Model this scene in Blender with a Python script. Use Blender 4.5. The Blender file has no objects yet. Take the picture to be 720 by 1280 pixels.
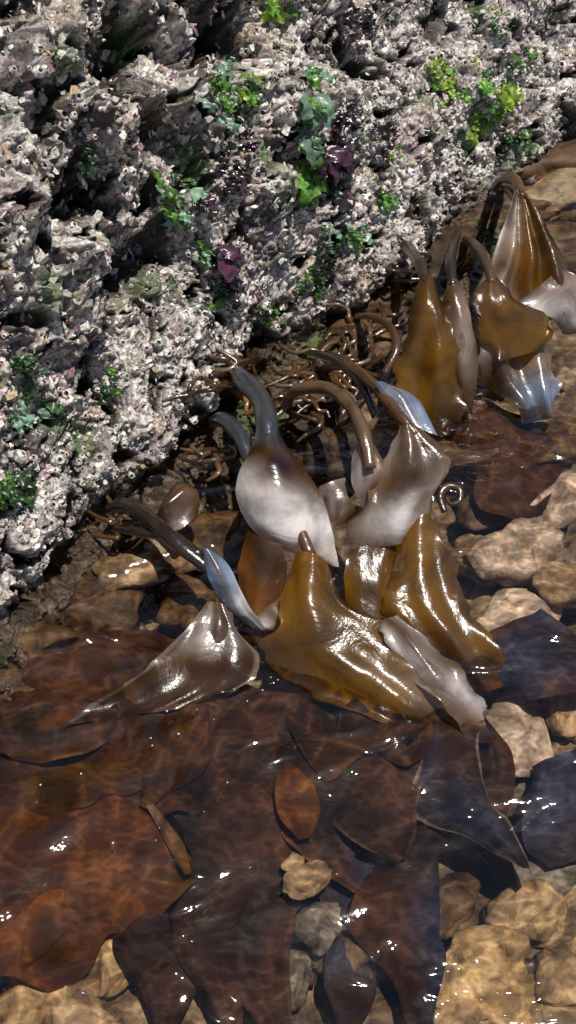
import bpy, math, random
import numpy as np
from mathutils import Vector, Matrix
from mathutils.bvhtree import BVHTree
from mathutils import noise as mn
random.seed(7); rng=np.random.default_rng(7)
# 1 unit = 10 cm
A=math.radians(50); T=math.tan(math.radians(25))
CAM=Vector((0,-6.43,7.66))
F=Vector((0,math.cos(A),-math.sin(A))); UP=Vector((0,math.sin(A),math.cos(A))); RT=Vector((1,0,0))
SC=bpy.context.scene
def ray(x,y): return F+RT*((x-360)/640*T)+UP*((640-y)/640*T)
def U(x,y,h):
    d=ray(x,y); return CAM+d*((h-CAM.z)/d.z)

# ---------------- numpy noise
def h2(i,j,seed):
    n=(i.astype(np.int64)*374761393+j.astype(np.int64)*668265263+seed*1274126177)&0xffffffff
    n=((n^(n>>13))*1274126177)&0xffffffff
    n=(n^(n>>16))&0xffffffff
    return n/4294967295.0
def perlin(x,y,seed=0):
    i=np.floor(x);j=np.floor(y);fx=x-i;fy=y-j
    def g(a,b):
        t=h2(i+a,j+b,seed)*6.28318; return np.cos(t)*(fx-a)+np.sin(t)*(fy-b)
    u=fx*fx*fx*(fx*(fx*6-15)+10);v=fy*fy*fy*(fy*(fy*6-15)+10)
    return ((g(0,0)*(1-u)+g(1,0)*u)*(1-v)+(g(0,1)*(1-u)+g(1,1)*u)*v)*1.5
def fbm(x,y,o,seed=0):
    r=0;a=1;
    for k in range(o):
        r=r+a*perlin(x,y,seed+k*17);x=x*2.03+3.1;y=y*2.03+1.7;a*=.5
    return r
def worley(x,y,seed=0):
    i=np.floor(x);j=np.floor(y);f1=np.full(x.shape,9.);f2=np.full(x.shape,9.);idd=np.zeros(x.shape)
    for a in(-1,0,1):
        for b in(-1,0,1):
            px=i+a+h2(i+a,j+b,seed);py=j+b+h2(i+a,j+b,seed+5)
            d=np.hypot(px-x,py-y);r=h2(i+a,j+b,seed+9)
            m=d<f1
            f2=np.where(m,f1,np.minimum(f2,d));idd=np.where(m,r,idd);f1=np.where(m,d,f1)
    return f1,f2,idd

# ---------------- materials helpers
def newmat(name):
    m=bpy.data.materials.new(name);m.use_nodes=True;nt=m.node_tree
    for n in list(nt.nodes): nt.nodes.remove(n)
    return m,nt,nt.nodes,nt.links
def N(nt,t,**k):
    n=nt.nodes.new(t)
    for a,b in k.items():
        if a in n.inputs.keys(): n.inputs[a].default_value=b
        else: setattr(n,a,b)
    return n
def MR(nt,src,a,b,c,d):
    mr=nt.nodes.new('ShaderNodeMapRange')
    for i,v in enumerate((a,b,c,d)): mr.inputs[i+1].default_value=v
    nt.links.new(src,mr.inputs[0]);return mr.outputs[0]
def mesh_obj(name,verts,faces,mat,smooth=True,col=None,parent=None):
    me=bpy.data.meshes.new(name)
    if isinstance(verts,np.ndarray) and isinstance(faces,np.ndarray):
        k=faces.shape[1]
        me.vertices.add(len(verts));me.vertices.foreach_set("co",verts.astype(np.float32).ravel())
        me.loops.add(faces.size);me.loops.foreach_set("vertex_index",faces.astype(np.int32).ravel())
        me.polygons.add(len(faces));me.polygons.foreach_set("loop_start",np.arange(0,faces.size,k,dtype=np.int32))
        me.update(calc_edges=True);me.validate()
    else: me.from_pydata([tuple(v) for v in verts],[],[tuple(f) for f in faces])
    me.polygons.foreach_set("use_smooth",[smooth]*len(me.polygons))
    if col is not None:
        ca=me.color_attributes.new("Col",'FLOAT_COLOR','POINT')
        c=np.asarray(col,dtype=np.float32)
        if c.shape[1]==3: c=np.hstack([c,np.ones((len(c),1),np.float32)])
        ca.data.foreach_set("color",c.ravel())
    me.update()
    o=bpy.data.objects.new(name,me);SC.collection.objects.link(o)
    if mat: me.materials.append(mat)
    if parent: o.parent=parent
    return o
def empty(name,loc=(0,0,0)):
    e=bpy.data.objects.new(name,None);e.empty_display_size=.2;SC.collection.objects.link(e);return e

# ================= ROCK =================
O=U(0,795,0);O2=U(720,172,0)
es=(O2-O).normalized();nh=Vector((es.y,-es.x,0))
SL=math.radians(58)
NR=np.array([nh.x*math.sin(SL),nh.y*math.sin(SL),math.cos(SL)])
def spaced(a,b,c,d,fine,grow=1.25):
    mid=list(np.arange(b,c,fine));lo=[];x=b;st=fine
    while x>a: st*=grow;x-=st;lo.append(x)
    hi=[];x=mid[-1];st=fine
    while x<d: st*=grow;x+=st;hi.append(x)
    return np.array(lo[::-1]+mid+hi)
S=spaced(-60,-1.3,11.8,90,.0135);Tt=spaced(-5,-.7,4.9,60,.0115)
ang=np.where(Tt<6,SL,np.maximum(math.radians(3),SL*(1-(Tt-6)/7)))
dt=np.diff(Tt,prepend=Tt[0])
z=np.cumsum(np.sin(ang)*dt);inn=np.cumsum(np.cos(ang)*dt)
k0=np.argmin(abs(Tt));z-=z[k0];inn-=inn[k0]
s,t=np.meshgrid(S,Tt)
Zb=np.repeat(z[:,None],len(S),1);Ib=np.repeat(inn[:,None],len(S),1)
def rock_st(px,py):
    d=ray(px,py);n=Vector(NR);l=(O-CAM).dot(n)/d.dot(n);p=CAM+d*l
    return (p-O).dot(es),p.z/math.sin(SL)
wx=s+.14*perlin(s*2.5,t*2.5,50)+.05*perlin(s*9,t*9,52);wy=t+.14*perlin(s*2.5,t*2.5,51)+.05*perlin(s*9,t*9,53)
D=.28*perlin(s*.45,t*.5,1)+.20*perlin(wx*1.1,wy*1.1,2)
D-=.42*np.exp(-((s-3.6)/2.4)**2)*np.exp(-((t-.1)/1.4)**2)
coarse=np.clip((t-1.0)/2.0,0,1)*np.clip((8-s)/4,0,1)
D+=(.10+.12*coarse)*(1-np.abs(perlin(wx*1.7,wy*1.7,3))*2.2)
f1,f2,c1=worley(wx*3.0,wy*3.0,11); e1=np.clip((f2-f1)*2.2,0,1);e1=e1*e1*(3-2*e1)
D+=(.03+.13*coarse)*e1*(.3+c1)
f1b,f2b,c2=worley(wx*7,wy*7,12); e2=np.clip((f2b-f1b)*2.,0,1)
D+=(.05+.035*coarse)*e2*(.3+c2)
f1c,f2c,c3=worley(wx*14,wy*14,13); 
D+=.05*np.clip(1-f1c*1.3,0,1)*(.3+c3)
f1d,f2d,c4=worley(wx*28,wy*28,14)
D+=.026*np.clip(1-f1d*1.4,0,1)*(.2+c4)
pit=np.clip(fbm(wx*3.2,wy*3.6,3,21)-.34,0,1)
D-=.6*pit
D+=.02*fbm(wx*12,wy*12,3,30)
hol=np.zeros_like(s)
for (px,py,r,a) in [(285,40,.30,.65),(150,60,.3,.6),(85,235,.33,.55),(165,340,.38,.65),(30,160,.2,.35),(195,165,.24,.45),(430,70,.2,.4),(300,160,.2,.3),
                    (700,30,.3,.3),(560,30,.2,.3),(215,300,.25,.45),(120,95,.3,.35),(250,80,.25,.35),(330,200,.2,.3),(60,250,.25,.3),(410,230,.15,.3),(360,410,.2,.2),(140,250,.2,.3),(230,10,.2,.3),(10,20,.2,.3)]:
    a0,b0=rock_st(px,py);g=np.exp(-((s-a0+.16*perlin(s*3,t*3,77))**2+(t-b0+.16*perlin(s*3,t*3,78))**2*1.4)/(r*r));hol+=g;D-=a*g
for (px,py,r,a) in [(60,70,.35,.3),(220,125,.25,.25),(100,320,.3,.25),(30,290,.3,.3),(330,240,.25,.2),(210,30,.2,.25),(120,170,.25,.25)]:
    a0,b0=rock_st(px,py);D+=a*np.exp(-((s-a0)**2+(t-b0)**2)/(r*r))
D-=.2*np.exp(-((t-.05)/.16)**2)
X=O.x+es.x*s-nh.x*Ib+NR[0]*D;Y=O.y+es.y*s-nh.y*Ib+NR[1]*D;Z=Zb+NR[2]*D
V=np.stack([X,Y,Z],-1)
nr,nc=s.shape
idx=np.arange(nr*nc).reshape(nr,nc)
Fc=np.stack([idx[:-1,:-1],idx[:-1,1:],idx[1:,1:],idx[1:,:-1]],-1).reshape(-1,4)
def lerp(a,b,m): return a*(1-m[...,None])+b*m[...,None]
cw=np.array([.86,.79,.72]);cg=np.array([.41,.36,.34]);cp=np.array([.43,.31,.33]);cd=np.array([.03,.025,.020]);cb=np.array([.48,.36,.22])
col=lerp(cg,cw,np.clip(c3*1.4,0,1))
col=lerp(col,cp,np.clip(fbm(s*1.7,t*1.7,3,60)*1.4,0,.7))
col=lerp(col,cb,np.clip((c2-.55)*3,0,.8)*np.clip(.5+perlin(s*1.2,t*1.2,62),0,1))
col=col*(.7+.5*c4)[...,None]
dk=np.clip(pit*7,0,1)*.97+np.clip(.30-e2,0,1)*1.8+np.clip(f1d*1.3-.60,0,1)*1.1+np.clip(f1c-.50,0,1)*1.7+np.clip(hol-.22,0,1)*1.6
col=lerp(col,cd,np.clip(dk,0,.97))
pt_=np.clip(fbm(wx*2.2,wy*2.2,3,70)*2.2-.18,0,.9);col=lerp(col,np.array([.07,.054,.05]),pt_)
wet=np.clip((.24-Z+.1*perlin(s*3,t*3,80))/.2,0,1);col=lerp(col,np.array([.040,.024,.014]),wet*.94)
gr=np.clip(fbm(s*1.6+9,t*1.6,3,90)*2.2-.85,0,.7);col=lerp(col,np.array([.09,.15,.045]),gr)
m,nt,n,l=newmat("barnacle_crust")
at=N(nt,'ShaderNodeVertexColor',layer_name="Col");b=N(nt,'ShaderNodeBsdfPrincipled',Roughness=.42)
tc=N(nt,'ShaderNodeTexCoord');n1=N(nt,'ShaderNodeTexNoise',Scale=34.,Detail=3.,Roughness=.7);l.new(tc.outputs['Object'],n1.inputs['Vector'])
mx=N(nt,'ShaderNodeVectorMath',operation='SCALE');l.new(at.outputs[0],mx.inputs[0]);l.new(MR(nt,n1.outputs[0],.35,.65,.42,1.3),mx.inputs['Scale']);l.new(mx.outputs[0],b.inputs['Base Color'])
bp=N(nt,'ShaderNodeBump',Strength=.8,Distance=.02);l.new(n1.outputs[0],bp.inputs['Height']);l.new(bp.outputs[0],b.inputs['Normal'])
o=N(nt,'ShaderNodeOutputMaterial');l.new(b.outputs[0],o.inputs[0])
crust=m
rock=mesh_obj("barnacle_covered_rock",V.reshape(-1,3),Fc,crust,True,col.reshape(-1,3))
fi=np.where((Tt>-.9)&(Tt<5.2))[0];fj=np.where((S>-1.6)&(S<12))[0]
sub=V[fi[0]:fi[-1]:2,fj[0]:fj[-1]:2];a,b_=sub.shape[:2];ii=np.arange(a*b_).reshape(a,b_)
q=np.stack([ii[:-1,:-1],ii[:-1,1:],ii[1:,1:],ii[1:,:-1]],-1).reshape(-1,4)
bvh=BVHTree.FromPolygons(sub.reshape(-1,3).tolist(),q.tolist())
def R(x,y,off=0.):
    d=ray(x,y).normalized();h=bvh.ray_cast(CAM,d)
    p=h[0] if h[0] else U(x,y,0)
    if p.z<.04: p=U(x,y,.04)
    return p+Vector(NR)*off
dS=np.gradient(V,axis=1);dT=np.gradient(V,axis=0);NN=np.cross(dS,dT);NN/=np.linalg.norm(NN,axis=-1,keepdims=True)+1e-9
if NN[nr//2,nc//2]@NR<0: NN=-NN
vs=[];fs=[];cs=[]
def frame(nv):
    a=Vector(nv);b=a.orthogonal().normalized();c=a.cross(b);return a,b,c
base=0
for k in range(17000):
    j=rng.integers(fj[0]+10,fj[-1]-10);i=rng.integers(fi[0]+30,fi[-1]-10)
    p=V[i,j]
    if p[2]<.1 or pit[i,j]>.05 or hol[i,j]>.45: continue
    dens=perlin(np.array([s[i,j]*1.3]),np.array([t[i,j]*1.3]),99)[0]
    if rng.random()>.65+dens: continue
    nv=NN[i,j]*.6+NR*.6+rng.normal(0,.25,3);nv/=np.linalg.norm(nv)
    a,b,c=frame(nv);r=float(rng.choice([.018,.026,.036,.052],p=[.4,.35,.18,.07]))*(.8+.5*rng.random())
    P=Vector(p)-a*r*.25;n_=7;ph=rng.random()*6
    w=rng.random();cc=np.array([.86,.79,.71])*(.4+.65*w)*(np.array([1,.84,.86]) if rng.random()<.2 else 1)
    for ring,(rr,hh,cm) in enumerate([(1.15,0,.5),(.8,.6,.95),(.5,.95,1.1),(.36,.75,.3),(.1,.35,.06)]):
        for q_ in range(n_):
            an=ph+q_*6.2832/n_;jr=rr*(1+rng.normal(0,.12));vs.append(P+b*(math.cos(an)*r*jr)+c*(math.sin(an)*r*jr)+a*(hh*r*(1+rng.normal(0,.12))));cs.append(cc*cm)
    for ring in range(4):
        for q_ in range(n_):
            q2=(q_+1)%n_;fs.append((base+ring*n_+q_,base+ring*n_+q2,base+(ring+1)*n_+q2,base+(ring+1)*n_+q_))
    fs.append(tuple(base+4*n_+q_ for q_ in range(n_)))
    base+=5*n_
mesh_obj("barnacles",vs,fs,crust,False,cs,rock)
vs=[];fs=[];cs=[];base=0
for k in range(11000):
    j=rng.integers(fj[0]+10,fj[-1]-10);i=rng.integers(fi[0]+30,fi[-1]-10)
    p=V[i,j]
    if p[2]<.1: continue
    big=1+.5*coarse[i,j]
    nv=NR*.7+rng.normal(0,.5,3);nv/=np.linalg.norm(nv);a,b,c=frame(nv)
    r=(.018+.035*rng.random()**2)*big;P=Vector(p)+Vector(NN[i,j])*(.01*rng.random());n_=rng.integers(5,8)
    cc=np.array([.84,.77,.68])*(.2+.85*rng.random())
    if rng.random()<.12: cc=np.array([.30,.17,.20])
    if rng.random()<.10: cc=np.array([.42,.30,.16])
    ang0=rng.random()*6
    for lay in(0,1):
        for q_ in range(n_):
            an=ang0+q_*6.2832/n_;rr=r*(.6+.6*((q_*7+k)%5)/5)
            vs.append(P+b*(math.cos(an)*rr)+c*(math.sin(an)*rr*.7)+a*((.0 if lay==0 else r*.28)+rng.normal(0,.1)*r));cs.append(cc)
    for q_ in range(n_):
        q2=(q_+1)%n_;fs.append((base+q_,base+q2,base+n_+q2,base+n_+q_))
    fs.append(tuple(base+n_+q_ for q_ in range(n_)));base+=2*n_
mesh_obj("shell_fragments",vs,fs,crust,False,cs,rock)

# ================= SEABED, STONES =================
def stone_material(name,rough=.5):
    m,nt,n,l=newmat(name)
    at=N(nt,'ShaderNodeVertexColor',layer_name="Col");b=N(nt,'ShaderNodeBsdfPrincipled',Roughness=rough)
    b.inputs['Specular IOR Level'].default_value=.25
    tc=N(nt,'ShaderNodeTexCoord');n1=N(nt,'ShaderNodeTexNoise',Scale=3.2,Detail=8.,Roughness=.72,Distortion=.8);l.new(tc.outputs['Object'],n1.inputs['Vector'])
    cr=N(nt,'ShaderNodeValToRGB');cr.color_ramp.elements[0].position=.36;cr.color_ramp.elements[0].color=(.24,.18,.14,1);cr.color_ramp.elements[1].position=.66;cr.color_ramp.elements[1].color=(1.25,1.22,1.15,1)
    l.new(n1.outputs[0],cr.inputs[0])
    m1=N(nt,'ShaderNodeVectorMath',operation='MULTIPLY');l.new(at.outputs[0],m1.inputs[0]);l.new(cr.outputs[0],m1.inputs[1]);l.new(m1.outputs[0],b.inputs['Base Color'])
    bp=N(nt,'ShaderNodeBump',Strength=.5,Distance=.05);l.new(n1.outputs[0],bp.inputs['Height']);l.new(bp.outputs[0],b.inputs['Normal'])
    o=N(nt,'ShaderNodeOutputMaterial');l.new(b.outputs[0],o.inputs[0]);return m
stone=stone_material("wet_stone")
gx=spaced(-400,-5,8,400,.05,1.2);gy=spaced(-400,-6,9,600,.05,1.2);x,y=np.meshgrid(gx,gy)
zz=-.92+.18*fbm(x*.6,y*.6,4,200)+.05*fbm(x*4,y*4,3,210)
f1,f2,cc=worley(x*2.2+.2*perlin(x*3,y*3,5),y*2.2,220);zz+=.16*np.clip((f2-f1)*2,0,1)*cc
sc=lerp(np.array([.09,.058,.035]),np.array([.26,.20,.13]),np.clip(cc,0,1));sc=lerp(sc,np.array([.03,.02,.015]),np.clip(.4-(f2-f1)*3,0,.8))
g=np.stack([x,y,zz],-1);a_,b2=x.shape;ii=np.arange(a_*b2).reshape(a_,b2)
mesh_obj("seabed",g.reshape(-1,3),np.stack([ii[:-1,:-1],ii[:-1,1:],ii[1:,1:],ii[1:,:-1]],-1).reshape(-1,4),stone,True,sc.reshape(-1,3))
import bmesh
bm=bmesh.new();bmesh.ops.create_icosphere(bm,subdivisions=4,radius=1);ico=[v.co.copy() for v in bm.verts];icf=np.array([[v.index for v in f.verts] for f in bm.faces]);bm.free()
ico=np.array([tuple(v) for v in ico])
SV=[];SF=[];SCc=[];sb=0
def add_stone(p,rx,ry,rz,c,seed,rot=0.):
    global sb
    off=seed*3.7
    rs=np.random.default_rng(seed+1000);d=ico.copy()
    for _ in range(9):
        pn=rs.normal(0,1,3);pn/=np.linalg.norm(pn);lim=rs.uniform(.5,.9);e=d@pn-lim;d=d-np.clip(e,0,9)[:,None]*pn*.85
    k=np.array([mn.noise(Vector(v)*1.1+Vector((off,0,0)))*.35+mn.noise(Vector(v)*2.9+Vector((0,off,0)))*.12+mn.noise(Vector(v)*7+Vector((0,0,off)))*.035 for v in ico])
    d=d*(1+k)[:,None]*np.array([rx,ry,rz])*1.1;cr,sr=math.cos(rot),math.sin(rot)
    d=np.stack([d[:,0]*cr-d[:,1]*sr,d[:,0]*sr+d[:,1]*cr,d[:,2]],-1)+np.array(p)
    SV.append(d);SF.append(icf+sb);SCc.append(np.repeat(np.array([c])*rs.uniform(.75,1.15),len(d),0));sb+=len(d)
tan=(.46,.33,.18);tan2=(.32,.235,.145);brn=(.11,.065,.032);dkb=(.045,.028,.017);pk=(.50,.41,.36);gy_=(.17,.155,.14)
k=0
for (px,py,h,rx,ry,rz,c,ro) in [
 (60,1230,-.66,.36,.28,.18,tan,.2),(135,1215,-.7,.26,.24,.15,tan,1.),(15,1165,-.55,.25,.2,.12,tan2,0),(110,1275,-.7,.3,.22,.15,tan2,0),(20,1270,-.7,.3,.2,.15,tan,0.4),
 (600,1210,-.66,.40,.28,.2,tan,.3),(655,1150,-.75,.32,.24,.16,tan2,.5),(695,1225,-.75,.26,.24,.15,tan2,.5),(560,1130,-.78,.26,.22,.15,brn,.9),(640,1270,-.75,.3,.18,.15,tan,.9),(570,1275,-.75,.24,.18,.15,tan2,.9),
 (650,690,-.55,.50,.30,.2,pk,.4),(690,625,-.55,.46,.28,.2,pk,.7),(650,770,-.64,.44,.26,.18,pk,.2),(595,700,-.64,.3,.24,.2,tan2,.2),(700,1000,-.8,.4,.3,.2,gy_,.2),(650,925,-.7,.46,.28,.18,pk,1.2),(610,975,-.75,.26,.2,.16,tan2,1.2),(700,880,-.7,.3,.22,.15,tan2,1.2),(670,1080,-.78,.34,.25,.12,gy_,.2),
 (700,730,-.55,.34,.22,.2,tan2,.1),(610,640,-.6,.3,.2,.15,brn,.1),
 (383,1100,-.30,.20,.11,.06,tan2,.6),(365,1077,-.29,.09,.07,.04,tan2,.6),(400,1160,-.6,.24,.16,.1,gy_,.6),(440,1190,-.7,.26,.2,.12,brn,.2),(350,1230,-.7,.26,.2,.12,gy_,.9),
 (185,705,-.18,.42,.30,.2,tan2,.3),(110,765,-.3,.45,.3,.2,brn,.1),(250,760,-.35,.35,.3,.2,brn,.7),(50,805,-.2,.3,.2,.16,brn,.2),(20,850,-.4,.45,.3,.2,brn,.2),(270,670,-.25,.4,.28,.18,brn,.3),
 (350,590,-.25,.35,.25,.2,dkb,.4),(420,560,-.25,.5,.3,.25,dkb,.8),(400,520,-.15,.4,.25,.2,dkb,.8),(450,430,-.15,.55,.3,.2,brn,.8),(600,570,-.4,.5,.36,.25,brn,.5),(680,560,-.45,.4,.3,.22,brn,.5),(480,365,-.1,.5,.3,.15,brn,.9),
 (640,265,-.14,.7,.35,.2,brn,.4),(700,245,-.10,.7,.35,.2,tan2,.3),(560,320,-.12,.5,.3,.2,dkb,.9),(710,200,-.05,.8,.3,.2,brn,.5),(700,310,-.2,.7,.4,.25,brn,.3),(620,220,-.1,.5,.3,.2,dkb,.3)]:
    k+=1;add_stone(U(px,py,h),rx,ry,rz,c,k,ro)
for q_ in range(480):
    x_=rng.uniform(-5,8);y_=rng.uniform(-6,10)
    r_=rng.uniform(.05,.22);c=random.choice([tan2,brn,dkb,gy_,brn,gy_,tan2]);add_stone((x_,y_,-.84+rng.uniform(-.08,.08)),r_,r_*rng.uniform(.6,1),r_*.45,c,k+q_,rng.uniform(0,3))
mesh_obj("submerged_stones",np.vstack(SV),np.vstack(SF),stone,True,np.vstack(SCc))

# ================= WATER =================
m,nt,n,l=newmat("clear_sea_water")
tc=N(nt,'ShaderNodeTexCoord')
mp=N(nt,'ShaderNodeMapping');mp.inputs['Rotation'].default_value=(0,0,math.radians(-35));mp.inputs['Scale'].default_value=(1,1.5,1);l.new(tc.outputs['Object'],mp.inputs[0])
n1=N(nt,'ShaderNodeTexNoise',Scale=.9,Detail=2.,Roughness=.5,Distortion=.8)
l.new(mp.outputs[0],n1.inputs['Vector'])
n2=N(nt,'ShaderNodeTexNoise',Scale=4.,Detail=3.,Roughness=.55,Distortion=.5);l.new(mp.outputs[0],n2.inputs['Vector'])
b1=N(nt,'ShaderNodeBump',Strength=.7,Distance=.35);b2_=N(nt,'ShaderNodeBump',Strength=.32,Distance=.035)
l.new(n1.outputs[0],b1.inputs['Height']);l.new(n2.outputs[0],b2_.inputs['Height']);l.new(b1.outputs[0],b2_.inputs['Normal'])
# caustic net painted into the water tint; it patterns light reaching the bottom
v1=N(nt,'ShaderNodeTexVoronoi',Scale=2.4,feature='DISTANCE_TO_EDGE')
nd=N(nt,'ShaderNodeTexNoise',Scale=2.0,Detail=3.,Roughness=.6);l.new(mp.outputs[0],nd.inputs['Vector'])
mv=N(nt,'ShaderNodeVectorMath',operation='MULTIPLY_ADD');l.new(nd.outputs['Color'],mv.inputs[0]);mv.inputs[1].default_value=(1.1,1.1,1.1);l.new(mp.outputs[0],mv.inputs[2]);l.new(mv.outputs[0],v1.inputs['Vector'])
caustic=MR(nt,v1.outputs['Distance'],.0,.16,1.5,.84)
cm=N(nt,'ShaderNodeVectorMath',operation='SCALE');cm.inputs[0].default_value=(.87,.82,.75);l.new(caustic,cm.inputs['Scale'])
fr=N(nt,'ShaderNodeFresnel',IOR=1.6);l.new(b2_.outputs[0],fr.inputs['Normal'])
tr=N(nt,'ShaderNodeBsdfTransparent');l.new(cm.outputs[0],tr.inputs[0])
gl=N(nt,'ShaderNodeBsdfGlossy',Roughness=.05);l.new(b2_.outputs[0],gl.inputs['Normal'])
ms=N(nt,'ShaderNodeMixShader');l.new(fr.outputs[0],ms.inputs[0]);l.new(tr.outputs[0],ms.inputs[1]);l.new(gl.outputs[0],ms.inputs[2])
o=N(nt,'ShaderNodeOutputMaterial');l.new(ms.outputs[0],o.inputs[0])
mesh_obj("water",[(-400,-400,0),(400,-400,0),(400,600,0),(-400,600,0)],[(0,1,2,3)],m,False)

# ================= KELP =================
HS=.6
def UK(x,y,h): return U(x,y,h*HS if h>0 else h)
def kelp_mat(name,coat=.6,rough=.3,bump=.4,tr_gain=3.2,mott=(.55,1.35),nsc=2.6,det=6.,spec=.5):
    m,nt,n,l=newmat(name)
    at=N(nt,'ShaderNodeVertexColor',layer_name="Col")
    tc=N(nt,'ShaderNodeTexCoord')
    n1=N(nt,'ShaderNodeTexNoise',Scale=nsc,Detail=det,Roughness=.6,Distortion=.5);l.new(tc.outputs['Object'],n1.inputs['Vector'])
    m1=N(nt,'ShaderNodeVectorMath',operation='SCALE');l.new(at.outputs[0],m1.inputs[0]);l.new(MR(nt,n1.outputs[0],.3,.7,*mott),m1.inputs['Scale'])
    b=N(nt,'ShaderNodeBsdfPrincipled',Roughness=rough);b.inputs['Coat Weight'].default_value=coat;b.inputs['Coat Roughness'].default_value=.16;b.inputs['Coat IOR'].default_value=1.55;b.inputs['IOR'].default_value=1.5
    b.inputs['Specular IOR Level'].default_value=spec
    l.new(m1.outputs[0],b.inputs['Base Color'])
    bq=N(nt,'ShaderNodeBump',Strength=bump,Distance=.07);l.new(n1.outputs[0],bq.inputs['Height']);l.new(bq.outputs[0],b.inputs['Normal']);l.new(bq.outputs[0],b.inputs['Coat Normal'])
    m2=N(nt,'ShaderNodeVectorMath',operation='SCALE');m2.inputs['Scale'].default_value=tr_gain;l.new(m1.outputs[0],m2.inputs[0])
    t_=N(nt,'ShaderNodeBsdfTranslucent');l.new(m2.outputs[0],t_.inputs[0])
    ms=N(nt,'ShaderNodeMixShader');l.new(at.outputs['Alpha'],ms.inputs[0]);l.new(b.outputs[0],ms.inputs[1]);l.new(t_.outputs[0],ms.inputs[2])
    o=N(nt,'ShaderNodeOutputMaterial');l.new(ms.outputs[0],o.inputs[0]);return m
KM=kelp_mat("kelp_frond",.8,.32,.4,3.0,(.35,1.4));KS=kelp_mat("kelp_frond_submerged",.0,.6,.2,2.6,(.35,1.6),1.6,5.,.08)
PAL={'a':(.17,.082,.006,.5),'o':(.24,.09,.014,.45),'b':(.066,.029,.007,.4),'s':(.27,.205,.17,.15),'w':(.64,.58,.55,.1),'u':(.17,.22,.31,.1),'d':(.022,.012,.008,.2),'k':(.035,.038,.045,.05),'p':(.026,.030,.062,.15),'g':(.08,.20,.03,.4),'l':(.11,.062,.03,.3),'r':(.09,.025,.05,.2),'m':(.105,.038,.009,.4),'n':(.052,.021,.009,.3)}  # s, w, u: film bloom plus painted glare; p: sky reflection painted as frond colour
def cat(P,n):
    P=np.array(P,float);P=np.vstack([2*P[0]-P[1],P,2*P[-1]-P[-2]]);out=[]
    for i in range(1,len(P)-2):
        for q in range(n):
            u=q/n;a,b,c,d=P[i-1],P[i],P[i+1],P[i+2]
            out.append(.5*((2*b)+(c-a)*u+(2*a-5*b+4*c-d)*u*u+(3*b-a-3*c+d)*u**3))
    out.append(P[-2]);return np.array(out)
def pt(p):
    if p[0]=='r': return R(p[1],p[2],p[3] if len(p)>3 else 0)
    return UK(*p[:3])
def blade(name,rows,parent,mat=None,ruf=.04,fr=9.,nu=32,pleat=0.,npl=4,seed=None,edge=.1,rim=None,wr=.05,film_amt=.15,ef=3.):
    seed=seed if seed is not None else random.random()*100
    K=[]
    for r in rows:
        Lp=UK(*r[0:3]);Rp=UK(*r[3:6]);b=r[6];c=r[7] if len(r)>7 else 'aa'
        K.append(list(Lp)+list(Rp)+[b]+list(PAL[c[0]])+list(PAL[c[1]])+list(PAL[c[2]] if len(c)>2 else (np.array(PAL[c[0]])+PAL[c[1]])/2))
    C=cat(K,14);nv=len(C);vs=[];cs=[]
    Ls=C[:,0:3];Rs=C[:,3:6];mid=(Ls+Rs)/2;al=np.gradient(mid,axis=0)
    arc=np.cumsum(np.linalg.norm(al,axis=1));film=np.array(PAL['l'])
    for i in range(nv):
        ac=Rs[i]-Ls[i];w=np.linalg.norm(ac);n_=np.cross(ac,al[i]);n_/=np.linalg.norm(n_)+1e-9
        if n_@np.array(CAM-Vector(mid[i]))<0:n_=-n_
        for j in range(nu+1):
            u=j/nu;x_=2*u-1
            e=abs(x_)**4
            off=C[i,6]*(1-x_*x_)+ruf*e*math.sin(fr*arc[i]+seed+(2.1 if x_>0 else 0)+1.5*mn.noise(Vector((arc[i]*2,x_,seed))))*min(1,w*2)+pleat*math.sin(npl*math.pi*u+seed+1.2*math.sin(arc[i]*1.1+seed))*min(1,w)
            off+=wr*mn.noise(Vector((u*3.0+seed+.5*math.sin(arc[i]*1.5),arc[i]*1.1,seed)))*min(1,w*1.4)
            p=Ls[i]+ac*u+n_*off
            nz=mn.noise(Vector((p[0]*2.2+seed,p[1]*2.2,p[2]*2.2)))*.06*min(1,w*1.5)+mn.noise(Vector((p[0]*6,p[1]*6+seed,p[2]*6)))*.012
            inpl=ac/(w+1e-9)*x_*abs(x_)**3*(mn.noise(Vector((arc[i]*ef,x_,seed)))+.3*mn.noise(Vector((arc[i]*ef*2.6,x_,seed))))*edge*min(1,w)
            p=p+n_*nz+inpl
            if mat is KS and p[2]>-.015: p[2]=-.015
            vs.append(p)
            cL,cR,cM=C[i,7:11],C[i,11:15],C[i,15:19]
            c=cL*(1-u*2)+cM*u*2 if u<.5 else cM*(2-2*u)+cR*(2*u-1)
            if c[2]>.14:
                f=min(1,max(0,film_amt+1.6*mn.noise(Vector((u*3+seed,arc[i]*1.6,seed)))+.6*mn.noise(Vector((u*9+seed,arc[i]*3,seed)))))*.8
                c=c*(1-f)+film*f
            if rim is not None and abs(x_)>.93: c=c*.5+np.array(PAL[rim])*.5
            cs.append(np.clip(c,.002,1))
    fs=[(i*(nu+1)+j,i*(nu+1)+j+1,(i+1)*(nu+1)+j+1,(i+1)*(nu+1)+j) for i in range(nv-1) for j in range(nu)]
    return mesh_obj(name,vs,fs,mat or KM,True,cs,parent)
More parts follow.
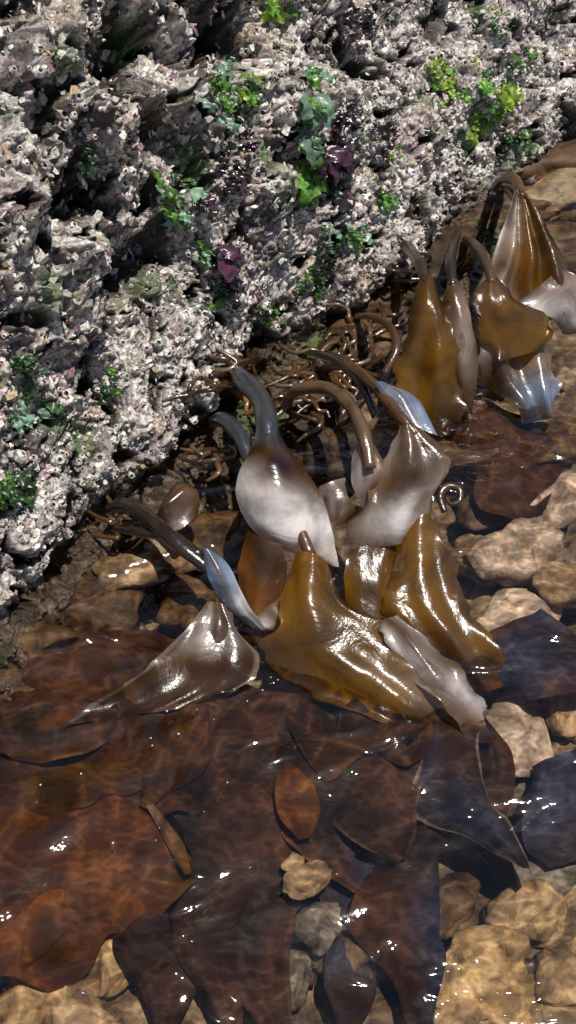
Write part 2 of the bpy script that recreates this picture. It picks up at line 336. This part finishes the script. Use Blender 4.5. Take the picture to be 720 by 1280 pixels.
def tube(name,pts,rad,parent,c='b',mat=None,n=8,flat=1.):
    P=[list(pt(p)) for p in pts]
    if not hasattr(rad,'__len__'): rad=[rad]*len(P)
    C=cat([p+[r] for p,r in zip(P,rad)],n);al=np.gradient(C[:,:3],axis=0);vs=[];nu=12;cs=[]
    ref=np.array([.3,.2,.93]);prev=None
    for i in range(len(C)):
        t_=al[i]/(np.linalg.norm(al[i])+1e-9)
        if prev is None: a=np.cross(t_,ref)
        else: a=prev-t_*(prev@t_)
        a/=np.linalg.norm(a)+1e-9;prev=a;b=np.cross(t_,a)
        rr=C[i,3]*(1+.2*mn.noise(Vector(C[i,:3]*5)))
        for q in range(nu):
            an=q*2*math.pi/nu;vs.append(C[i,:3]+a*math.cos(an)*rr+b*math.sin(an)*rr*flat);cs.append(np.array(PAL[c])*np.array([1,1,1,0]))
    fs=[(i*nu+q,i*nu+(q+1)%nu,(i+1)*nu+(q+1)%nu,(i+1)*nu+q) for i in range(len(C)-1) for q in range(nu)]
    fs.append(tuple(range(nu))[::-1]);fs.append(tuple((len(C)-1)*nu+q for q in range(nu)))
    return mesh_obj(name,vs,fs,mat or KM,True,cs,parent)
def holdfast(cx,cy,parent,n=9,spread=30,c='b',r=.024):
    for i in range(n):
        x=cx+random.uniform(-spread,spread)*.5;y=cy+random.uniform(-spread,spread)*.3
        an=random.uniform(0,6.28);P=[('r',x,y,.03)];
        for q in range(4):
            an+=random.uniform(-1.1,1.1);x+=math.cos(an)*spread*.3;y+=math.sin(an)*spread*.22
            P.append(('r',x,y,[.10,.14,.07,.0][q]+random.uniform(-.02,.04)))
        tube("haptera",P,[r*1.3,r*1.1,r,r*.9,r*.6],parent,random.choice([c,'b','n','l']))

# -- plant A: pendant blade in the centre
e=empty("kelp_plant")
tube("stipe",[('r',288,462,.05),(303,474,.95),(326,500,1.3),(334,530,1.5),(336,560,1.46)],[.06,.09,.09,.095,.07],e,'k')
blade("blade",[(322,520,1.53,345,518,1.53,.05,'kkk'),(318,548,1.5,352,545,1.5,.08,'kdk'),(308,572,1.38,368,570,1.4,.14,'bdb'),(297,598,1.25,385,592,1.28,.2,'wbb'),(296,628,1.02,400,617,1.08,.24,'wlw'),(312,658,.7,411,648,.8,.2,'www'),(345,683,.38,418,680,.42,.12,'www'),(405,702,.14,424,708,.1,.02,'www')],e,ruf=.01,edge=.03,wr=.03,film_amt=-.15)  # pale lower rows: surface bloom plus sun and sky glare painted in
tube("stipe",[('r',262,528,.05),(280,525,.7),(300,545,.85),(312,575,.8)],[.055,.075,.075,.06],e,'k')
blade("blade",[(310,660,.8,355,680,.8,.1,'blb'),(300,705,.45,357,715,.5,.12,'obb'),(298,755,.12,348,765,.12,.08,'bbo'),(300,800,-.15,340,805,-.12,.03,'bbb')],e)
holdfast(265,475,e,12,45,'o');
# -- plant C: large amber blade
e=empty("kelp_plant")
blade("blade",[(370,690,.75,406,698,.75,.08,'aaa'),(356,740,.52,430,752,.56,.10,'aba'),(338,780,.3,482,780,.44,.10,'aab'),(326,815,.08,534,820,.28,.10,'baa'),(390,868,-.04,578,860,.15,.08,'asa'),(470,900,-.08,606,892,.02,.04,'asb'),(540,930,-.25,615,930,-.2,0,'bbb')],e,ruf=.07,fr=7,pleat=.015,npl=5,wr=.10,edge=.15,ef=4)
blade("blade_fold",[(474,778,.50,496,770,.54,.03,'lsl'),(484,800,.44,534,798,.5,.06,'wsl'),(502,832,.36,570,834,.4,.06,'wls'),(532,866,.22,594,866,.24,.05,'lws'),(560,898,.04,610,896,.05,.03,'lsl'),(582,930,-.15,612,930,-.15,.0,'bbb')],e,ruf=.07,edge=.25,pleat=.03,wr=.10,ef=5)
tube("stipe",[('r',335,505,.05),(345,560,.8),(368,640,.9),(388,695,.75)],[.05,.05,.05,.05],e,'b')
# -- plant B
e=empty("kelp_plant")
tube("stipe",[('r',352,505,.05),(372,488,.8),(408,485,1.2),(438,508,1.5),(455,545,1.5),(463,585,1.35)],[.05,.06,.062,.062,.06,.05],e,'l')
tube("stipe",[('r',398,462,.05),(432,457,1.1),(465,480,1.5),(500,520,1.65),(520,545,1.6)],[.045,.05,.055,.05,.04],e,'b')
blade("blade",[(498,528,1.66,522,534,1.64,.05,'lll'),(482,565,1.42,552,566,1.4,.10,'sll'),(466,610,1.15,561,602,1.15,.10,'lsl'),(450,650,.85,541,640,.9,.08,'blw'),(437,692,.5,532,668,.6,.04,'lwl')],e,ruf=.07,pleat=.03,edge=.2,wr=.10,ef=4,film_amt=.3)
blade("blade",[(448,555,1.38,466,555,1.4,.05,'lll'),(438,585,1.15,485,585,1.2,.08,'wls'),(446,615,1.0,478,610,1.,.05,'sbb'),(455,640,.8,470,640,.8,.02,'bbb')],e,edge=.2)
blade("blade",[(468,478,1.72,482,478,1.72,.03,'uuu'),(482,505,1.6,520,498,1.6,.07,'luu'),(502,532,1.5,548,545,1.45,.03,'luu')],e,ruf=.02)
blade("blade",[(490,670,.6,548,632,.95,.06,'aaa'),(488,712,.42,566,690,.62,.08,'bla'),(480,758,.2,592,758,.3,.08,'aba'),(515,805,.03,622,812,.08,.06,'bab'),(575,865,-.25,630,860,-.2,.03,'bbb')],e,ruf=.07,fr=8,pleat=.015,edge=.2,wr=.10,ef=4)
blade("blade",[(436,688,.5,492,676,.52,.05,'bbb'),(432,730,.3,492,722,.3,.08,'aab'),(436,775,.05,488,772,.08,.05,'bbb')],e)
blade("blade",[(400,608,.9,428,598,.92,.05,'lwl'),(402,632,.75,442,628,.75,.08,'wls'),(412,660,.5,434,652,.5,.02,'lbl')],e,ruf=.08,fr=14,edge=.3,ef=6)
tube("curled_tip",[(556,640,.75),(550,620,.85),(560,608,.9),(574,612,.9),(574,626,.85),(563,630,.82),(558,622,.84)],[.03,.03,.03,.03,.025,.02,.015],e,'b')
holdfast(395,470,e,20,60);holdfast(365,505,e,10,45);holdfast(430,450,e,8,40)
# -- plant D
e=empty("kelp_plant")
tube("stipe",[('r',132,636,.06),(160,632,.5),(195,655,.75),(228,685,.8),(262,712,.7)],[.055,.07,.07,.065,.05],e,'d')
tube("stipe",[('r',140,660,.05),(175,665,.5),(215,672,.65),(250,695,.8)],[.04,.045,.05,.05],e,'d')
blade("blade",[(252,686,.95,264,686,.95,.03,'pdu'),(260,718,.75,288,710,.8,.06,'uuu'),(275,750,.45,311,758,.45,.06,'uwu'),(306,780,.12,334,787,.1,.02,'uuu')],e,ruf=.02)
blade("blade",[(260,752,.45,282,756,.45,.02,'lls'),(232,790,.30,300,790,.30,.04,'bbw'),(196,826,.12,322,822,.16,.04,'bbl'),(145,862,.01,318,852,.02,.02,'bnb'),(80,907,-.02,260,880,-.10,.0,'bnn')],e,ruf=.04,rim='s',wr=.08,edge=.12,pleat=.02,ef=3)
blade("blade",[(262,752,.48,276,754,.48,.02,'lll'),(250,782,.38,288,790,.36,.04,'wll'),(242,812,.2,278,822,.18,.03,'sll'),(232,838,.06,258,845,.04,.02,'lll')],e,ruf=.04,edge=.2,film_amt=.1)
blade("curled_blade",[(196,640,.55,204,655,.55,.02,'bll'),(206,615,.75,224,662,.6,.10,'lsb'),(226,602,.8,244,645,.65,.10,'bbl'),(246,612,.75,250,630,.65,.02,'lll')],e,ruf=.05,edge=.12,wr=.12)
blade("blade",[(318,770,.3,352,745,.35,.03,'lll'),(330,785,.15,362,770,.2,.02,'wsl'),(345,790,.03,366,775,.1,.0,'lll')],e)
holdfast(150,650,e,6,35,'d');holdfast(262,572,e,8,30,'b')
# -- upper right group
e=empty("kelp_plant")
tube("stipe",[('r',500,306,.05),(512,312,1.0),(526,332,1.4),(533,358,1.45)],[.05,.06,.06,.045],e,'d')
blade("blade",[(528,345,1.5,540,345,1.5,.04,'bbb'),(513,385,1.25,555,382,1.28,.12,'bba'),(505,430,.85,573,430,.9,.12,'baa'),(490,470,.45,580,475,.45,.10,'aaa'),(482,505,.08,577,508,.12,.08,'aba'),(505,540,-.2,565,545,-.2,.05,'bbb')],e,ruf=.06,pleat=.015,wr=.10,edge=.2,ef=4)
e=empty("kelp_plant")
tube("stipe",[('r',568,292,.05),(566,310,1.0),(563,330,1.4),(566,358,1.4)],[.045,.05,.055,.04],e,'d')
blade("blade",[(559,352,1.42,573,350,1.42,.04,'lbl'),(552,388,1.18,586,384,1.2,.1,'bsl'),(557,430,.8,595,430,.8,.1,'lls'),(566,478,.35,594,480,.35,.06,'bll'),(575,520,-.1,590,520,-.1,.02,'bbb')],e,ruf=.03)
e=empty("kelp_plant")
tube("stipe",[('r',578,300,.05),(595,308,1.05),(608,328,1.45),(615,355,1.42)],[.045,.055,.055,.045],e,'b')
blade("blade",[(606,350,1.42,620,346,1.42,.04,'bbb'),(592,380,1.2,648,374,1.2,.1,'bba'),(604,412,.9,698,403,.95,.08,'aaa'),(622,452,.55,672,438,.6,.05,'baa')],e,ruf=.07,wr=.10,edge=.2,ef=4)
blade("blade",[(590,395,.85,640,410,.85,.05,'lsl'),(592,430,.6,692,415,.65,.08,'slb'),(604,470,.3,694,450,.3,.08,'bsl'),(640,505,.05,696,490,.08,.05,'luu'),(655,530,-.15,700,520,-.1,.02,'pup')],e,ruf=.08,pleat=.06,wr=.12,edge=.2,ef=4)
e=empty("kelp_plant")
tube("stipe",[('r',614,236,.05),(628,222,1.2),(645,226,1.7),(652,248,1.75)],[.05,.06,.06,.045],e,'b')
tube("stipe",[('r',624,232,.05),(640,240,1.2),(650,262,1.6)],[.045,.055,.05],e,'b')
blade("blade",[(642,238,1.8,658,240,1.8,.05,'llb'),(626,285,1.45,680,275,1.5,.12,'wba'),(606,330,1.05,703,318,1.1,.14,'sla'),(586,378,.6,715,348,.85,.1,'wba'),(602,415,.35,722,392,.45,.03,'lls')],e,ruf=.05,pleat=.10,npl=7,wr=.1)
blade("blade",[(655,372,.9,700,335,1.0,.05,'lll'),(668,388,.7,732,350,.8,.08,'wss'),(690,402,.4,748,385,.5,.05,'sww'),(705,420,.1,750,410,.2,.02,'lll')],e,ruf=.06,edge=.2)
e=empty("kelp_plant")
tube("stipe",[('r',440,396,.05),(466,396,.8),(490,412,1.1),(495,438,1.1),(480,468,.9)],[.035,.04,.04,.04,.035],e,'b')
tube("stipe",[('r',380,440,.05),(420,450,1.0),(450,478,1.3),(470,520,1.2)],[.035,.04,.045,.04],e,'d')
holdfast(450,410,e,9,40);holdfast(520,345,e,5,30)

# -- submerged fronds
e=empty("submerged_kelp")
def sb_(rows,**k):
    k.setdefault('edge',.25);k.setdefault('ef',2.);k.setdefault('wr',.10);k.setdefault('pleat',.015);blade("frond",rows,e,mat=KS,**k)
sb_([(-80,1060,-.4,-40,1230,-.5,.05,'mnm'),(10,1010,-.35,60,1205,-.45,.12,'mmn'),(90,990,-.3,150,1170,-.4,.12,'nmm'),(160,1000,-.3,200,1140,-.35,.1,'mmn'),(215,1040,-.3,238,1105,-.35,.05,'mam'),(248,1085,-.35,252,1100,-.35,.0,'aaa')],ruf=.06,wr=.2)
sb_([(-60,860,-.3,-60,1010,-.4,.05,'nnd'),(60,850,-.2,90,1020,-.35,.1,'nnn'),(180,850,-.12,220,1020,-.33,.1,'nnn'),(320,860,-.12,340,1030,-.35,.1,'nnd'),(430,890,-.2,440,1010,-.35,.06,'dnd'),(490,930,-.3,490,990,-.35,.03,'ddd')],ruf=.06,wr=.16)
sb_([(352,955,-.12,362,953,-.12,.03,'mmm'),(342,985,-.12,388,978,-.12,.06,'mom'),(352,1020,-.14,400,1012,-.14,.06,'omm'),(375,1050,-.17,390,1047,-.17,.02,'mmm')],ruf=.03,edge=.15,wr=.06)
sb_([(520,890,-.1,605,890,-.1,.03,'npd'),(525,950,-.15,600,940,-.15,.08,'pdn'),(525,1015,-.2,625,1005,-.2,.08,'ddp'),(585,1050,-.2,648,1045,-.2,.05,'ddp'),(655,1085,-.2,662,1085,-.2,0,'ddd')],ruf=.05,rim='s')
sb_([(595,800,-.1,670,765,-.2,.03,'npn'),(605,835,-.15,720,800,-.25,.1,'pdp'),(640,880,-.35,760,860,-.35,.08,'ppn')],ruf=.06)  # blue-violet tone puts the sky's reflection into the frond colour
sb_([(182,1008,-.14,195,1005,-.14,.02,'sll'),(205,1050,-.16,226,1045,-.16,.03,'lal'),(230,1095,-.2,242,1090,-.2,.02,'aaa')],ruf=.04)
sb_([(660,960,-.5,740,930,-.5,.05,'ddp'),(650,1020,-.55,740,990,-.55,.08,'pdp'),(690,1085,-.55,750,1070,-.55,.03,'ddd')],ruf=.05)
sb_([(560,520,-.2,600,500,-.2,.05,'nnn'),(570,570,-.3,680,540,-.3,.08,'ndn'),(600,620,-.35,700,590,-.35,.06,'nnn'),(640,650,-.4,680,640,-.4,.03,'nnn')],ruf=.05)
sb_([(-40,790,-.25,-30,880,-.3,.05,'nnn'),(60,800,-.25,80,880,-.3,.08,'nnn'),(150,790,-.2,180,860,-.2,.06,'nnn'),(230,800,-.2,250,840,-.2,.03,'nnn')],ruf=.05)
rr_=random.Random(11)
def ribbon(path,w,z0,z1,pal,**k):
    n_=len(path);rows=[]
    for i,(x,y) in enumerate(path):
        x0,y0=path[max(0,i-1)];x1,y1=path[min(n_-1,i+1)];dx,dy=x1-x0,y1-y0;L=math.hypot(dx,dy)+1e-6
        nx,ny=-dy/L,dx/L
        ww=w*(.35 if i==0 else (.15 if i==n_-1 else rr_.uniform(.7,1.15)))*.5
        if ny*0+nx<0 or (abs(nx)<.01 and ny<0): nx,ny=-nx,-ny
        h=z0+(z1-z0)*i/(n_-1)
        rows.append((x-nx*ww,y-ny*ww,h+rr_.uniform(-.05,.05),x+nx*ww,y+ny*ww,h+rr_.uniform(-.05,.05),rr_.uniform(.02,.10),''.join(rr_.choice(pal) for _ in range(3))))
    sb_(rows,ruf=.05,**k)
ribbon([(440,880),(475,950),(470,1030),(500,1080)],110,-.1,-.3,'nnd',rim='l')
ribbon([(400,900),(430,970),(400,1040),(450,1110)],95,-.2,-.4,'nddp',rim='l')
ribbon([(330,870),(280,960),(310,1060),(260,1160),(290,1300)],120,-.14,-.5,'nndd')
ribbon([(290,1020),(320,1100),(310,1200),(360,1310)],110,-.4,-.55,'dnd',rim='l')
ribbon([(560,960),(530,1050),(490,1140),(520,1220),(530,1310)],90,-.3,-.58,'pdpn')
ribbon([(500,1040),(460,1120),(480,1200)],100,-.42,-.55,'pdpd',rim='l')
ribbon([(240,880),(160,940),(60,970),(-40,1000)],95,-.08,-.3,'nbn')
ribbon([(250,870),(210,940),(180,1010)],90,-.14,-.24,'nnb')
ribbon([(150,890),(60,920),(-40,925)],85,-.1,-.22,'nnd',rim='l')
ribbon([(590,890),(620,960),(610,1040),(650,1110)],45,-.2,-.6,'ndd',rim='l')
ribbon([(200,1110),(180,1180),(215,1240),(200,1310)],80,-.45,-.6,'dnd')
ribbon([(560,880),(500,930),(420,940),(360,900)],75,-.08,-.12,'nnb')
ribbon([(420,1180),(440,1240),(430,1310)],60,-.6,-.62,'pdd')
ribbon([(90,1020),(110,1090),(60,1150),(30,1210)],70,-.26,-.42,'mno',rim='l')
# a few bubbles on the surface where the fronds break it
bv=[];bf=[];bb=0;bm=bmesh.new();bmesh.ops.create_icosphere(bm,subdivisions=2,radius=1);iv=np.array([tuple(v.co) for v in bm.verts]);if_=np.array([[v.index for v in f.verts] for f in bm.faces]);bm.free()
for (cx,cy,n_,sx,sy) in [(300,855,14,30,8),(230,880,6,50,15),(60,980,3,60,30),(200,1040,4,90,50),(330,1040,4,120,70)]:
    for _ in range(n_):
        p=U(random.gauss(cx,sx),random.gauss(cy,sy),.0);r=random.uniform(.003,.009)
        bv.append(iv*r+np.array(p));bf.append(if_+bb);bb+=len(iv)
m,nt,n,l=newmat("foam");b=N(nt,'ShaderNodeBsdfPrincipled',Roughness=.2);b.inputs['Base Color'].default_value=(.5,.5,.48,1);o=N(nt,'ShaderNodeOutputMaterial');l.new(b.outputs[0],o.inputs[0])
mesh_obj("foam_bubbles",np.vstack(bv),np.vstack(bf),m,True)

# ================= SEAWEEDS ON ROCK =================
GM=kelp_mat("sea_lettuce",.25,.4,.2,2.4)
def patch(name,cx,cy,n,spr,size,pal,mat):
    vs=[];fs=[];cs=[];base=0
    for k in range(n):
        x=cx+random.gauss(0,spr*.5);y=cy+random.gauss(0,spr*.6)
        p=R(x,y,.0);a=Vector(NR);
        dn=(Vector((0,0,-1))+Vector((random.gauss(0,.5),random.gauss(0,.5),random.gauss(0,.3)))).normalized();dn=(dn-a*dn.dot(a)*.8).normalized();sd=dn.cross(a).normalized()
        L=size*random.uniform(.5,1.3);W=L*random.uniform(.35,.8);nu,nv=6,8;sdn=random.random()*50
        c=np.array(PAL[random.choice(pal)])*np.array([*([random.uniform(.6,1.5)]*3),1])
        for i in range(nv+1):
            v=i/nv;w=W*math.sin(math.pi*min(.97,.12+.88*v))**.6
            for j in range(nu+1):
                u=j/nu*2-1
                off=.05+.10*math.sin(v*2.4)*L*3+.05*mn.noise(Vector((u*2+sdn,v*3,0)))+.03*abs(u)*math.sin(v*14+sdn+u)
                vs.append(p+dn*(L*v)+sd*(w*u*.5*(1+.3*mn.noise(Vector((v*5,sdn,u)))))+a*off);cs.append(c)
        fs+=[(base+i*(nu+1)+j,base+i*(nu+1)+j+1,base+(i+1)*(nu+1)+j+1,base+(i+1)*(nu+1)+j) for i in range(nv) for j in range(nu)]
        base+=(nu+1)*(nv+1)
    mesh_obj(name,vs,fs,mat,True,cs)
PAL['G']=(.10,.22,.03,.4);PAL['H']=(.20,.32,.22,.3);PAL['J']=(.035,.085,.024,.25);PAL['Y']=(.26,.36,.04,.4)
for (cx,cy,n,sp,sz,pl) in [(285,120,30,38,.15,'GHJH'),(308,100,9,14,.22,'GY'),(384,90,16,9,.18,'HGHG'),(378,130,20,9,.22,'HGHG'),(376,170,18,9,.22,'HGHJ'),(376,212,14,8,.32,'GG'),(210,245,24,28,.15,'HJG'),(600,120,24,34,.15,'GJY'),(628,105,9,16,.2,'YY'),(548,100,14,18,.14,'GY'),(335,8,7,14,.18,'YG'),(385,345,16,20,.14,'JG'),(415,305,14,22,.12,'HJ'),(12,605,20,22,.14,'JGJ'),(40,500,20,28,.12,'JHJ'),(130,485,12,18,.11,'JG'),(470,235,8,14,.12,'GJ'),(640,170,9,16,.13,'GJ'),(250,310,7,14,.12,'GH'),(20,455,8,14,.11,'GJ'),(100,190,10,20,.12,'HJ'),(590,155,10,14,.14,'GY'),(435,290,8,14,.11,'HG'),(335,385,6,10,.1,'G'),(480,200,6,20,.09,'G'),(620,30,8,16,.13,'JG'),(265,375,6,12,.11,'G'),(650,75,6,14,.13,'GJ'),(540,80,6,10,.15,'Y')]:
    patch("sea_lettuce",cx,cy,n,sp,sz,pl,GM)
for (cx,cy,n,sp,sz) in [(408,190,18,10,.24),(412,240,16,7,.28),(270,315,14,5,.22),(276,350,12,4,.24),(290,215,24,28,.14),(425,150,20,22,.14),(435,25,18,22,.16),(300,170,12,20,.12),(250,255,10,14,.12),(480,170,12,20,.10)]:
    patch("red_seaweed",cx,cy,n,sp,sz,'rdd',KM)

# ================= LIGHT, WORLD, CAMERA =================
sd=Vector((.16,-.06,.97)).normalized()
el=math.asin(sd.z);az=math.atan2(sd.x,sd.y)
w=bpy.data.worlds.new("World");SC.world=w;w.use_nodes=True;nt=w.node_tree
bg=nt.nodes['Background'];sk=nt.nodes.new('ShaderNodeTexSky');sk.sky_type='NISHITA';sk.sun_disc=False;sk.sun_elevation=el;sk.sun_rotation=az
nt.links.new(sk.outputs[0],bg.inputs[0]);bg.inputs[1].default_value=.08
L=bpy.data.lights.new("sun",'SUN');L.energy=5;L.angle=math.radians(.5);L.color=(1,.96,.89)
lo=bpy.data.objects.new("sun",L);SC.collection.objects.link(lo);lo.rotation_euler=sd.to_track_quat('Z','Y').to_euler()
c=bpy.data.cameras.new("camera");co=bpy.data.objects.new("camera",c);SC.collection.objects.link(co);SC.camera=co
c.sensor_fit='VERTICAL';c.angle=math.radians(50);c.clip_end=2000;c.clip_start=.05
co.location=CAM;co.rotation_euler=(math.radians(40),0,0)
SC.view_settings.view_transform='Standard';SC.view_settings.look='None';SC.view_settings.exposure=0
